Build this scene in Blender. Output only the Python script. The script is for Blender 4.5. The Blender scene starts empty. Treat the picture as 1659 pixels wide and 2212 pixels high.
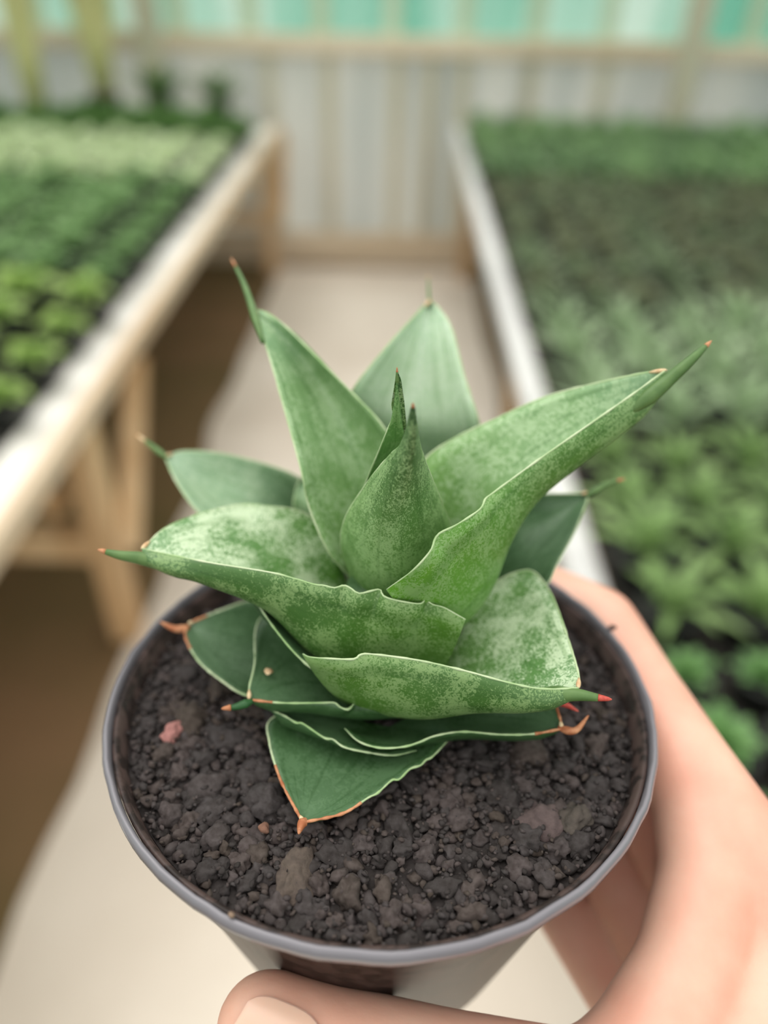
import bpy, bmesh, math, random
from mathutils import Vector, Matrix, noise

# ------------------------------------------------------------------ camera
FPX, CX, CY = 1650.0, 829.5, 1106.0
CAM_H = 1.38
pitch, yaw, roll = map(math.radians, (36.6, 0.45, 1.3))
fw = Vector((-math.sin(yaw)*math.cos(pitch), math.cos(yaw)*math.cos(pitch), -math.sin(pitch)))
r0 = Vector((math.cos(yaw), math.sin(yaw), 0)); u0 = r0.cross(fw)
cr = r0*math.cos(roll)+u0*math.sin(roll); cu = -r0*math.sin(roll)+u0*math.cos(roll)
CAM = Vector((0, 0, CAM_H))
scene = bpy.context.scene
cd = bpy.data.cameras.new('camera'); cam = bpy.data.objects.new('camera', cd)
scene.collection.objects.link(cam); scene.camera = cam
m = Matrix((cr, cu, -fw)).transposed().to_4x4(); m.translation = CAM
cam.matrix_world = m
cd.sensor_fit = 'VERTICAL'; cd.sensor_height = 36; cd.sensor_width = 27
cd.lens = 36*FPX/2212; cd.clip_start = 0.005
cd.dof.use_dof = True; cd.dof.focus_distance = 0.130; cd.dof.aperture_fstop = 5.6
# ------------------------------------------------------------------ world, light, exposure
scene.view_settings.view_transform = 'Standard'; scene.view_settings.look = 'None'
scene.view_settings.gamma = 1.0; scene.view_settings.use_curve_mapping = False
scene.view_settings.exposure = 0.54
w = bpy.data.worlds.new('sky'); scene.world = w; w.use_nodes = True
nt = w.node_tree; nt.nodes.clear()
tc = nt.nodes.new('ShaderNodeTexCoord'); sx = nt.nodes.new('ShaderNodeSeparateXYZ')
rp = nt.nodes.new('ShaderNodeValToRGB'); mr = nt.nodes.new('ShaderNodeMapRange')
mr.inputs['From Min'].default_value = -1; mr.inputs['From Max'].default_value = 1
bgn = nt.nodes.new('ShaderNodeBackground'); wo = nt.nodes.new('ShaderNodeOutputWorld')
nt.links.new(tc.outputs['Generated'], sx.inputs[0]); nt.links.new(sx.outputs['Z'], mr.inputs['Value'])
nt.links.new(mr.outputs[0], rp.inputs[0]); nt.links.new(rp.outputs[0], bgn.inputs[0]); nt.links.new(bgn.outputs[0], wo.inputs[0])
e = rp.color_ramp.elements
e[0].position = 0.0; e[0].color = (0.10, 0.10, 0.08, 1)
e[1].position = 0.49; e[1].color = (0.22, 0.23, 0.20, 1)
for pos, col in ((0.53, (0.62, 0.66, 0.62, 1)), (1.0, (1.0, 0.99, 0.95, 1))):
    q = e.new(pos); q.color = col
bgn.inputs['Strength'].default_value = 1.2
sd = bpy.data.lights.new('sun', 'SUN'); sun = bpy.data.objects.new('sun', sd); scene.collection.objects.link(sun)
sd.energy = 0.9; sd.angle = math.radians(50); sd.color = (1, 0.98, 0.93)
sun.rotation_euler = Vector((0.35, -0.25, -1.0)).to_track_quat('-Z', 'Y').to_euler()

# ------------------------------------------------------------------ helpers
R = random.Random(7)
def link(o, parent=None):
    scene.collection.objects.link(o)
    if parent: o.parent = parent
    return o
def mesh_obj(name, verts, faces, mat, parent=None, smooth=True, uvs=None):
    me = bpy.data.meshes.new(name); me.from_pydata([tuple(v) for v in verts], [], faces)
    mats = mat if isinstance(mat, (list, tuple)) else [mat]
    for k in mats: me.materials.append(k)
    if smooth: me.polygons.foreach_set('use_smooth', [True]*len(me.polygons))
    if uvs:
        l = me.uv_layers.new(name='UVMap')
        for lp in me.loops: l.data[lp.index].uv = uvs[lp.vertex_index]
    me.update()
    return link(bpy.data.objects.new(name, me), parent)
def tag(o, label=None, cat=None, group=None, kind=None):
    for k, v in (('label', label), ('category', cat), ('group', group), ('kind', kind)):
        if v: o[k] = v
    return o
def empty(name, mat4=None, loc=None):
    o = bpy.data.objects.new(name, None); scene.collection.objects.link(o); o.empty_display_size = 0.02
    if mat4: o.matrix_world = mat4
    if loc: o.location = loc
    return o
class MB:
    def __init__(s): s.v = []; s.f = []
    def box(s, a, b):
        i = len(s.v); x0, y0, z0 = a; x1, y1, z1 = b
        s.v += [(x0,y0,z0),(x1,y0,z0),(x1,y1,z0),(x0,y1,z0),(x0,y0,z1),(x1,y0,z1),(x1,y1,z1),(x0,y1,z1)]
        s.f += [tuple(i+k for k in q) for q in ((0,3,2,1),(4,5,6,7),(0,1,5,4),(1,2,6,5),(2,3,7,6),(3,0,4,7))]
        return s
    def bar(s, p, q, wx, wy):   # rectangular bar from p to q
        p, q = Vector(p), Vector(q); d = (q-p).normalized()
        a = d.cross(Vector((0,1,0))) if abs(d.y) < 0.9 else d.cross(Vector((0,0,1)))
        a.normalize(); b = d.cross(a); i = len(s.v)
        for c in (p, q):
            for sa, sb in ((-1,-1),(1,-1),(1,1),(-1,1)): s.v.append(tuple(c+a*sa*wx/2+b*sb*wy/2))
        s.f += [tuple(i+k for k in q_) for q_ in ((0,3,2,1),(4,5,6,7),(0,1,5,4),(1,2,6,5),(2,3,7,6),(3,0,4,7))]
        return s
    def tube(s, pts, rad, n=8, cap=True):
        pts = [Vector(p) for p in pts]; i0 = len(s.v); N = len(pts)
        t0 = (pts[1]-pts[0]).normalized(); a = t0.orthogonal().normalized()
        for k, p in enumerate(pts):
            t = (pts[min(k+1, N-1)]-pts[max(k-1, 0)]).normalized()
            a = (a-t*a.dot(t)).normalized(); b = t.cross(a)
            rr = rad[k] if isinstance(rad, (list, tuple)) else rad
            for j in range(n):
                an = 2*math.pi*j/n; s.v.append(tuple(p+(a*math.cos(an)+b*math.sin(an))*rr))
        for k in range(N-1):
            for j in range(n):
                j2 = (j+1) % n; s.f.append((i0+k*n+j, i0+k*n+j2, i0+(k+1)*n+j2, i0+(k+1)*n+j))
        if cap:
            s.f.append(tuple(i0+j for j in reversed(range(n)))); s.f.append(tuple(i0+(N-1)*n+j for j in range(n)))
        return s
    def lathe(s, prof, n=48, c=(0,0,0)):
        i0 = len(s.v)
        for (r_, z_) in prof:
            for j in range(n):
                an = 2*math.pi*j/n; s.v.append((c[0]+r_*math.cos(an), c[1]+r_*math.sin(an), c[2]+z_))
        for k in range(len(prof)-1):
            for j in range(n):
                j2 = (j+1) % n; s.f.append((i0+k*n+j, i0+k*n+j2, i0+(k+1)*n+j2, i0+(k+1)*n+j))
        return s
    def build(s, name, mat, parent=None, smooth=False): return mesh_obj(name, s.v, s.f, mat, parent, smooth)
def bevel(o, wdt=0.004):
    b = o.modifiers.new('bevel', 'BEVEL'); b.width = wdt; b.segments = 2; return o

def lin(c): return tuple(((x/255)/12.92 if x/255 <= 0.04045 else ((x/255+0.055)/1.055)**2.4) for x in c)+(1,)
def N(t, typ, **kw):
    n = t.nodes.new(typ)
    for k, v in kw.items():
        if k in n.inputs: n.inputs[k].default_value = v
        else: setattr(n, k, v)
    return n
def newmat(name):
    mt = bpy.data.materials.new(name); mt.use_nodes = True; t = mt.node_tree
    return mt, t, t.nodes['Principled BSDF']
def ramp(t, fac, stops):
    n = t.nodes.new('ShaderNodeValToRGB'); el = n.color_ramp.elements
    el[0].position, el[0].color = stops[0]; el[1].position, el[1].color = stops[-1]
    for p, c in stops[1:-1]: q = el.new(p); q.color = c
    t.links.new(fac, n.inputs[0]); return n.outputs[0]
def mix(t, fac, a, b, blend='MIX'):
    n = t.nodes.new('ShaderNodeMix'); n.data_type = 'RGBA'; n.blend_type = blend
    for i, v in ((0, fac), (6, a), (7, b)):
        if hasattr(v, 'links') or hasattr(v, 'is_output'): t.links.new(v, n.inputs[i])
        else: n.inputs[i].default_value = v
    return n.outputs[2]
def noise_mat(name, c1, c2, scale=5, rough=0.7, stretch=(1,1,1), bump=0.0, detail=4, lo=0.35, hi=0.65, trans=0.0, spec=0.3):
    mt, t, p = newmat(name)
    tcn = N(t, 'ShaderNodeTexCoord'); mp = N(t, 'ShaderNodeMapping'); mp.inputs['Scale'].default_value = stretch
    t.links.new(tcn.outputs['Object'], mp.inputs[0])
    nz = N(t, 'ShaderNodeTexNoise', Scale=scale, Detail=detail); t.links.new(mp.outputs[0], nz.inputs['Vector'])
    col = ramp(t, nz.outputs['Fac'], [(lo, c1), (hi, c2)])
    t.links.new(col, p.inputs['Base Color']); p.inputs['Roughness'].default_value = rough
    p.inputs['Specular IOR Level'].default_value = spec
    if bump:
        b = N(t, 'ShaderNodeBump', Strength=bump, Distance=0.002); t.links.new(nz.outputs['Fac'], b.inputs['Height']); t.links.new(b.outputs[0], p.inputs['Normal'])
    if trans:
        tr = N(t, 'ShaderNodeBsdfTranslucent'); t.links.new(col, tr.inputs[0]); mx = N(t, 'ShaderNodeMixShader'); mx.inputs[0].default_value = trans
        t.links.new(p.outputs[0], mx.inputs[1]); t.links.new(tr.outputs[0], mx.inputs[2]); t.links.new(mx.outputs[0], t.nodes['Material Output'].inputs[0])
    return mt
M = {}
M['wood'] = noise_mat('pine_wood', lin((232,212,188)), lin((208,180,150)), 8, 0.6, (1,0.15,1), 0.1)
M['wood_x'] = noise_mat('pine_wood_long', lin((228,212,188)), lin((202,180,150)), 8, 0.6, (0.15,1,1), 0.1)
M['wood_z'] = noise_mat('pine_wood_upright', lin((226,196,156)), lin((190,150,106)), 8, 0.6, (1,1,0.12), 0.1)
M['lath'] = noise_mat('pale_lath_wood', lin((214,208,188)), lin((192,184,160)), 8, 0.6, (1,1,0.12))
M['lath_g'] = noise_mat('pale_green_lath', lin((206,222,196)), lin((190,208,178)), 8, 0.6, (1,1,0.12))
M['liner'] = noise_mat('white_liner', lin((244,240,234)), lin((222,216,206)), 9, 0.5)
M['concrete'] = noise_mat('concrete', lin((238,226,212)), lin((208,194,178)), 1.6, 0.85, detail=8, lo=0.3, hi=0.7)
M['earth'] = noise_mat('bare_earth', lin((128,100,72)), lin((96,84,50)), 1.4, 0.95, detail=8)
M['black'] = noise_mat('black_plastic', lin((52,52,50)), lin((38,40,38)), 20, 0.45)
M['dark_soil'] = noise_mat('dark_potting_mix', lin((58,54,48)), lin((30,28,26)), 120, 0.95)
M['terracotta'] = noise_mat('brown_clay', lin((170,110,86)), lin((150,92,70)), 20, 0.8)
def sheet_mat(name, c1, c2, tr, sc):
    return noise_mat(name, c1, c2, sc, 0.45, (1,1,0.12), 0, 3, 0.38, 0.62, tr)
M['grey_sheet'] = sheet_mat('grey_plastic_sheet', lin((236,236,232)), lin((212,216,214)), 0.62, 4)
M['teal_sheet'] = sheet_mat('teal_plastic_sheet', lin((236,250,244)), lin((178,226,212)), 0.75, 2.6)

# ------------------------------------------------------------------ the greenhouse
WY = 4.08
def struct(o): o['kind'] = 'structure'; return o
# earth floor, concrete path
struct(MB().box((-5, -1.5, -0.05), (5, 6.5, -0.01)).build('floor', M['earth']))
def slab():
    v = []; f = []; ys = [(-1.5+k*0.12) for k in range(47)]
    for k, y in enumerate(ys):
        y = min(y, WY-0.02)
        a = -0.62+0.05*noise.noise(Vector((y*2.3, 3, 0))); b = 0.40+0.03*noise.noise(Vector((y*2, 9, 0)))
        v += [(a, y, -0.012), (a, y, 0.0), (b, y, 0.0), (b, y, -0.012)]
        if k: i = 4*k; f += [(i-4, i, i+1, i-3), (i-3, i+1, i+2, i-2), (i-2, i+2, i+3, i-1)]
    return mesh_obj('floor_path', v, f, M['concrete'], smooth=False)
struct(slab())
# back wall sheets: slightly corrugated plastic
def sheet(name, x0, x1, z0, z1, y, mat, amp):
    v = []; f = []; n = int((x1-x0)/0.03); hz = 2
    for i in range(n+1):
        x = x0+(x1-x0)*i/n; dy = amp*math.sin(x*26)+amp*1.6*noise.noise(Vector((x*2, 0, z0)))
        for k in range(hz+1): v.append((x, y+dy, z0+(z1-z0)*k/hz))
        for k in range(hz+1): v.append((x, y+dy+0.002, z0+(z1-z0)*k/hz))
    s = 2*(hz+1)
    for i in range(n):
        for k in range(hz):
            a = i*s+k; f += [(a, a+s, a+s+1, a+1), (a+hz+1, a+hz+2, a+s+hz+2, a+s+hz+1)]
    return mesh_obj(name, v, f, mat)
struct(sheet('wall_back', -2.8, 2.8, 0.0, 1.03, WY+0.05, M['grey_sheet'], 0.004))
struct(sheet('wall_back_upper', -2.8, 2.8, 1.03, 2.6, WY+0.05, M['teal_sheet'], 0.006))
struct(bevel(MB().box((-2.77, WY-0.03, 0.972), (2.77, WY+0.03, 1.048)).build('trim_1', M['wood_x'])))
for nm, xs_ in (('wall_left', -2.8), ('wall_right', 2.8)):
    for suf, z0, z1, mt_ in (('', 0.0, 1.03, 'grey_sheet'), ('_upper', 1.03, 2.6, 'teal_sheet')):
        o = struct(sheet(nm+suf, -2.9, 2.9, z0, z1, 0, M[mt_], 0.005)); o.rotation_euler = (0, 0, math.pi/2); o.location = (xs_, 1.23, 0)
    struct(MB().box((xs_-0.03, -1.6, 0.972), (xs_+0.03, WY-0.04, 1.048)).build('trim_%d' % (30+(xs_ > 0)), M['wood']))
n_t = 2
for z0, z1 in ((0.0, 0.075), (0.085, 0.165)):
    struct(bevel(MB().box((-2.77, WY-0.01-0.01*(z0 == 0), z0), (2.77, WY+0.03, z1)).build('trim_%d' % n_t, M['wood_x']))); n_t += 1
for x in (-1.14, 1.30):
    struct(bevel(MB().box((x-0.05, WY-0.10, 0), (x+0.05, WY-0.03, 2.6)).build('trim_%d' % n_t, M['lath']))); n_t += 1
for k in range(-8, 9):
    x = -0.043+0.325*k
    if min(abs(x-p) for p in (-3.58, -1.14, 1.30, 3.74)) < 0.1: continue
    struct(bevel(MB().box((x-0.038, WY+0.0, 1.048), (x+0.038, WY+0.03, 2.6)).build('trim_%d' % n_t, M['lath_g']), 0.003)); n_t += 1
for x in (-0.62, -0.339, -0.016, 0.142, 0.292, 0.608, 0.95):
    struct(bevel(MB().box((x-0.03, WY+0.0, 0.165), (x+0.03, WY+0.03, 0.972)).build('trim_%d' % n_t, M['lath']), 0.003)); n_t += 1

# benches -----------------------------------------------------------
def bench(name, xi, xo, label, rail_mat):
    b = empty(name, loc=(xi, 2.0, 0)); tag(b, label, 'bench')
    s = -1 if xo < xi else 1
    def P(mb, nm, mat, bv=0.003, parent=b):
        mb.v = [(x-xi, y-2.0, z) for x, y, z in mb.v]; return bevel(mb.build(nm, mat, parent), bv)
    xa, xb = sorted((xi, xi+s*(0.026 if s < 0 else 0.018)))
    P(MB().box((xa, 0.15, 0.645), (xb, 3.98, 0.69)), 'rail', rail_mat)
    xa, xb = sorted((xi+s*(0.026 if s < 0 else 0.018), xo)); P(MB().box((xa, 0.15, 0.655), (xb, 3.98, 0.681)), 'bench_top', M['liner'] if s < 0 else M['dark_soil'])
    xa, xb = sorted((xi+s*(0.095 if s < 0 else 0.022), xo-s*0.02)); P(MB().box((xa, 0.2, 0.681), (xb, 3.95, 0.683)), 'ground_cloth', M['dark_soil'], 0.0005)
    xa, xb = sorted((xo, xo+s*0.04)); P(MB().box((xa, 0.15, 0.61), (xb, 3.98, 0.69)), 'rail', rail_mat)
    for y in (1.33, 3.9) if s < 0 else (0.2, 1.9, 3.9):
        x0 = xi+s*0.045
        for xx in (x0, xo-s*0.045):
            a, c_ = sorted((xx, xx+s*0.06)); P(MB().box((a, y-0.035, 0), (c_, y+0.035, 0.655)), 'leg', M['wood_z'])
        a, c_ = sorted((x0+s*0.06, xo)); P(MB().box((a, y-0.03, 0.25), (c_, y+0.03, 0.32)), 'crossbar', M['wood_z'])
        if s < 0:
            P(MB().bar((x0-s*0.027, y-0.02, 0.28), (x0-s*0.022, y+0.25, 0.62), 0.045, 0.045), 'brace', M['wood_z'])
            P(MB().bar((x0+s*0.10, y, 0.38), (x0+s*0.36, y, 0.65), 0.05, 0.05), 'brace', M['wood_z'])
    return b
bench('plant_bench', -0.56, -2.5, 'long wooden plant bench left of the aisle with pine rail and braced legs', M['wood'])
M['edging'] = noise_mat('white_plastic_edging', lin((226,223,222)), lin((208,205,204)), 9, 0.5)
rb = bench('plant_bench', 0.28, 2.5, 'long plant bench right of the aisle with white edge strip', M['wood'])
me_ = MB().box((-0.030, -1.85, 0.655), (-0.002, 1.98, 0.692)).box((-0.030, -1.85, 0.692), (0.013, 1.98, 0.697))
bevel(me_.build('white_edging', M['edging'], rb), 0.002)

# bench plants --------------------------------------------------------
def foliage(name, mat, n, L, W, up0, up1, droop, tilt=0.3, seed=0, fold=0.25, seg=4, z0=0.0, spread=0.01):
    rr = random.Random(seed); v = []; f = []
    for k in range(n):
        q = k/max(1, n-1); az = k*2.399+rr.uniform(-.25, .25); el = math.radians(up0+(up1-up0)*q+rr.uniform(-6, 6))
        l = L*rr.uniform(0.8, 1.1)*(1-0.25*q); wd = W*rr.uniform(0.85, 1.1)
        d = Vector((math.cos(az), math.sin(az), 0)); side = Vector((-d.y, d.x, 0)); p = d*spread*(1-q)+Vector((0, 0, z0)); i0 = len(v); e_ = el
        for j in range(seg+1):
            tt = j/seg; ww = wd*math.sin(math.pi*min(1, (0.18+0.82*tt)))**0.8*0.5 if j < seg else 0.0004
            nn = Vector((-math.sin(e_)*d.x, -math.sin(e_)*d.y, math.cos(e_)))
            v += [p-side*ww+nn*ww*fold*2, p.copy(), p+side*ww+nn*ww*fold*2]
            p = p+(d*math.cos(e_)+Vector((0, 0, math.sin(e_))))*l/seg; e_ -= math.radians(droop)/seg
            if j < seg:
                a = i0+3*j; f += [(a, a+3, a+4, a+1), (a+1, a+4, a+5, a+2)]
    return mesh_obj(name, v, f, mat)
def leafmat(name, a, b, tr=0.25): return noise_mat(name, lin(a), lin(b), 25, 0.45, trans=tr, spec=0.4)
M['lime'] = leafmat('lime_leaf', (184,208,124), (150,184,92))
M['dgreen'] = leafmat('deep_green_leaf', (146,180,118), (112,150,92))
M['pale'] = leafmat('pale_variegated_leaf', (226,236,200), (202,218,172))
M['bgreen'] = leafmat('dark_back_leaf', (116,154,84), (84,124,62))
M['rosette'] = leafmat('rosette_leaf', (136,176,112), (100,146,82))
M['strap'] = leafmat('strap_leaf', (148,176,112), (112,144,80))
M['strap2'] = leafmat('grey_green_strap_leaf', (176,196,156), (138,164,120))
M['olive'] = leafmat('olive_leaf', (132,138,106), (108,116,84))
M['olive2'] = leafmat('grey_olive_leaf', (134,150,114), (108,126,92))
M['mixg'] = leafmat('blue_green_leaf', (140,166,122), (110,142,96))
M['mixg2'] = leafmat('light_green_leaf', (156,184,132), (126,160,106))
def pot_mesh(r, h):
    return MB().lathe([(r*0.72, 0), (r*0.95, h*0.85), (r*1.04, h*0.86), (r*1.04, h), (r*0.93, h), (r*0.9, h*0.86), (0.001, h*0.86)], 20)
def proto(name, label, cat, group, pr, ph, fol_args):
    t = empty(name, loc=(0, 0, -50)); tag(t, label, cat, group)
    pot_mesh(pr, ph).build('pot', M['black'], t, True)
    for fa in fol_args:
        o = foliage(**fa, z0=ph*0.86); o.parent = t
    return t
def copy_tree(o):
    c = o.copy(); scene.collection.objects.link(c)
    for ch in o.children:
        d = ch.copy(); scene.collection.objects.link(d); d.parent = c
    return c
def inframe(p, mg=90):
    d = Vector(p)-CAM; z = d.dot(fw)
    if z < 0.05: return False
    x = CX+FPX*d.dot(cr)/z; y = CY-FPX*d.dot(cu)/z
    mg2 = mg+0.12*FPX/z
    return -mg2*0.7 < x < 1659+mg2*0.7 and -mg2 < y < 2212+mg2*0.5
LB, RB = 0.683, 0.684
def field(protos, xs, ys, zb, jit, occl=None):
    """protos: list of (proto, weight fn)."""
    used = set()
    for iy, y in enumerate(ys):
        for ix, x in enumerate(xs):
            px, py = x+R.uniform(-jit, jit), y+R.uniform(-jit, jit)
            if not inframe((px, py, zb+0.08)): continue
            k = protos[0] if len(protos) == 1 else protos[int(abs(noise.noise(Vector((px*2.2, py*2.2, 1.7))))*4.2+R.uniform(0, .5)) % len(protos)]
            o = k if k not in used else copy_tree(k); used.add(k)
            o.location = (px, py, zb); o.rotation_euler = (0, 0, R.uniform(0, 6.28)); s = R.uniform(0.88, 1.12)*(0.84 if ix == 0 and x < 0 else 1); o.scale = (s, s, s)
def rng(a, b, st):
    out = []; x = a
    while x <= b+1e-6: out.append(x); x += st
    return out
G = 'potted plants on the benches: '
pp = proto('potted_plant', 'low dark seedling in black round pot at the near end of left bench', 'plant', 'dark seedlings at the near end of the left bench', 0.062, 0.075,
           [dict(name='foliage', mat=M['dgreen'], n=9, L=0.04, W=0.02, up0=10, up1=80, droop=30, seed=3)])
field([pp], [-0.682-0.14*i for i in range(4)], rng(0.80, 1.02, 0.15), LB, 0.003)
DK = pp
pp = proto('potted_plant', 'bushy lime green plant in black round pot on the left bench', 'plant', 'lime green plants near the front of the left bench', 0.062, 0.075,
           [dict(name='foliage', mat=M['lime'], n=24, L=0.075, W=0.036, up0=25, up1=85, droop=45, seed=5)])
field([pp], [-0.682-0.135*i for i in range(6)], rng(1.17, 1.62, 0.15), LB, 0.004)
pp = proto('potted_plant', 'deep green leafy plant in black pot midway along the left bench', 'plant', 'deep green plants midway along the left bench', 0.062, 0.075,
           [dict(name='foliage', mat=M['dgreen'], n=26, L=0.085, W=0.03, up0=25, up1=85, droop=50, seed=6)])
field([pp], [-0.682-0.135*i for i in range(8)], rng(1.77, 2.52, 0.15), LB, 0.005)
pp = proto('potted_plant', 'pale cream green variegated plant in the light band on left bench', 'plant', 'pale variegated plants forming a light band on the left bench', 0.062, 0.075,
           [dict(name='foliage', mat=M['pale'], n=28, L=0.088, W=0.03, up0=22, up1=85, droop=50, seed=8)])
field([pp], [-0.682-0.13*i for i in range(9)], rng(2.66, 3.18, 0.13), LB, 0.006)
pp = proto('potted_plant', 'dark green plant behind the pale band at far end of left bench', 'plant', 'dark green plants at the far end of the left bench', 0.06, 0.075,
           [dict(name='foliage', mat=M['bgreen'], n=28, L=0.12, W=0.034, up0=15, up1=88, droop=40, seed=9)])
field([pp], [-0.682-0.13*i for i in range(9)], rng(3.32, 3.60, 0.14), LB, 0.006)
# right bench
pr_ = proto('rosette_succulent', 'small bright green rosette in black pot nearest on the right bench', 'succulent', 'bright rosettes nearest the camera on the right bench', 0.036, 0.05,
            [dict(name='leaf_rosette', mat=M['rosette'], n=22, L=0.036, W=0.017, up0=5, up1=80, droop=-5, seed=11)])
field([pr_], [0.345+0.09*i for i in range(5)], rng(0.40, 0.60, 0.095), RB, 0.005)
ps = proto('strappy_succulent', 'green strap leaved succulent arching over its pot on the right bench', 'succulent', 'fresh green strappy succulents on the right bench', 0.04, 0.055,
           [dict(name='foliage', mat=M['strap'], n=14, L=0.095, W=0.016, up0=25, up1=85, droop=55, seed=12)])
field([ps], [0.345+0.11*i for i in range(6)], rng(0.69, 1.03, 0.11), RB, 0.008)
ps = proto('strappy_succulent', 'grey green strap leaved succulent further back on the right bench', 'succulent', 'grey green strappy succulents on the right bench', 0.04, 0.055,
           [dict(name='foliage', mat=M['strap2'], n=16, L=0.12, W=0.018, up0=35, up1=88, droop=40, seed=14)])
field([ps], [0.355+0.12*i for i in range(8)], rng(1.15, 1.58, 0.12), RB, 0.008)
p1 = proto('fine_leaved_succulent', 'small olive brown fine leaved succulent midway along right bench', 'succulent', 'olive brown succulents midway along the right bench', 0.045, 0.05,
           [dict(name='foliage', mat=M['olive'], n=26, L=0.065, W=0.016, up0=10, up1=85, droop=35, seed=15)])
p2 = proto('fine_leaved_succulent', 'small grey green fine leaved succulent among the olive ones', 'succulent', 'grey green succulents among the olive ones on the right bench', 0.045, 0.05,
           [dict(name='foliage', mat=M['olive2'], n=26, L=0.065, W=0.016, up0=10, up1=85, droop=35, seed=16)])
field([p1, p2], [0.355+0.108*i for i in range(12)], rng(1.69, 2.74, 0.105), RB, 0.01)
p1 = proto('leafy_succulent', 'mid green leafy succulent at the far end of the right bench', 'succulent', 'mid green succulents at the far end of the right bench', 0.05, 0.06,
           [dict(name='foliage', mat=M['mixg'], n=24, L=0.095, W=0.024, up0=10, up1=85, droop=40, seed=17)])
p2 = proto('leafy_succulent', 'paler green leafy succulent at far end of the right bench', 'succulent', 'paler green succulents at the far end of the right bench', 0.05, 0.06,
           [dict(name='foliage', mat=M['mixg2'], n=24, L=0.095, W=0.024, up0=10, up1=85, droop=40, seed=18)])
field([p1, p2], [0.36+0.125*i for i in range(12)], rng(2.86, 3.85, 0.125), RB, 0.01)

# tall plants at the back left
M['cane'] = leafmat('yellow_stem', (226,220,164), (204,200,138), 0.1)
M['canegreen'] = leafmat('yellow_green_frond', (196,206,130), (160,180,100), 0.2)
def tall(name, x, y, pot_m, prad, phh, label, seed, hgt=0.95, n=11):
    rr = random.Random(seed); t = empty(name, loc=(x, y, LB)); tag(t, label, 'palm', None)
    MB().lathe([(prad*0.75, 0), (prad, phh), (prad*1.08, phh), (prad*1.08, phh*0.9), (prad*0.9, phh*0.9), (0.001, phh*0.88)], 24).build('pot', pot_m, t, True)
    for k in range(n):
        az = k*6.283/n+rr.uniform(-.3, .3); ln = rr.uniform(0.02, 0.11)
        mb = MB(); pts = [Vector((math.cos(az)*(0.022+ln*q), math.sin(az)*(0.022+ln*q), phh*0.85+hgt*q)) for q in (0, .25, .5, .75, 1)]
        mb.tube(pts, [0.020, 0.019, 0.016, 0.012, 0.004], 8).build('stem', M['cane'], t, True)
    fo = foliage('foliage', M['canegreen'], 14, 0.22, 0.04, 50, 85, 50, seed=seed, z0=phh+0.45); fo.parent = t
    return t
tall('palm', -1.52, 3.55, M['terracotta'], 0.055, 0.10, 'tall yellow stemmed palm in brown pot at far left of the bench', 21, n=12)
tall('palm', -1.27, 3.68, M['black'], 0.062, 0.16, 'tall yellow stemmed palm in black pot beside the brown potted one', 22)
def shrub(x, y, label, seed, h=0.2, mat='bgreen', pm='black'):
    t = empty('potted_shrub', loc=(x, y, LB)); tag(t, label, 'shrub')
    pot_mesh(0.06, 0.09).build('pot', M[pm], t, True)
    fo = foliage('foliage', M[mat], 34, h, 0.03, 40, 88, 25, seed=seed, z0=0.08); fo.parent = t
M['pink'] = noise_mat('pinkish_clay', lin((222,196,186)), lin((206,176,166)), 10, 0.8)
shrub(-1.10, 3.93, 'dark green upright shrub against the back wall beside the palms', 31, 0.22)
shrub(-0.84, 3.93, 'dark green upright shrub against the back wall nearest the aisle', 32, 0.20)
# ------------------------------------------------------------------ the held pot
pc = Vector((-0.00060275, 0.10526974, 1.25792867))
pn = Vector((-0.00761529, 0.0755036, 1.0)).normalized()
pex = Vector((0,1,0)).cross(pn).normalized(); pey = pn.cross(pex)
POT = Matrix((pex, pey, pn)).transposed().to_4x4(); POT.translation = pc
def P3(px, py, z):
    """point of the pot's own frame (metres) seen at a photo pixel, at height z mm over the rim"""
    d = fw+cr*((px-CX)/FPX)-cu*((py-CY)/FPX)
    t = ((pc+pn*z/1000-CAM).dot(pn))/d.dot(pn); q = CAM+d*t-pc
    return Vector((q.dot(pex), q.dot(pey), q.dot(pn)))
mt, t_, p_ = newmat('smoky_pot_plastic')
tq = N(t_, 'ShaderNodeTexCoord'); nq = N(t_, 'ShaderNodeTexNoise', Scale=260, Detail=3); t_.links.new(tq.outputs['Object'], nq.inputs['Vector'])
t_.links.new(ramp(t_, nq.outputs['Fac'], [(0.42, lin((58,50,48))), (0.56, lin((94,78,74)))]), p_.inputs['Base Color']); p_.inputs['Roughness'].default_value = 0.25; p_.inputs['Specular IOR Level'].default_value = 0.22
tr_ = N(t_, 'ShaderNodeBsdfTransparent'); tr_.inputs[0].default_value = lin((120,112,108)); mx_ = N(t_, 'ShaderNodeMixShader'); mx_.inputs[0].default_value = 0.3
t_.links.new(p_.outputs[0], mx_.inputs[1]); t_.links.new(tr_.outputs[0], mx_.inputs[2]); t_.links.new(mx_.outputs[0], t_.nodes['Material Output'].inputs[0])
M['potwall'] = mt
mt, t_, p_ = newmat('grey_pot_rim'); p_.inputs['Base Color'].default_value = lin((122,118,124)); p_.inputs['Roughness'].default_value = 0.2
M['potrim'] = mt
potE = empty('plant_pot', POT); tag(potE, 'round smoky grey translucent plastic pot held up in the hand', 'pot')
mm = 0.001
body = MB()
prof = [(53.2, -3), (52.6, -7), (51.2, -7.4), (34.5, -72), (33.5, -75), (0.01, -75), (0.01, -74), (32.9, -74), (33.8, -71.5), (50.6, -7.4), (52.2, -2.0), (53.2, -1.6), (53.2,-3)]
body.lathe([(a*mm, b*mm) for a, b in prof], 96).build('pot_body', M['potwall'], potE, True)
rim = MB()
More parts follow.
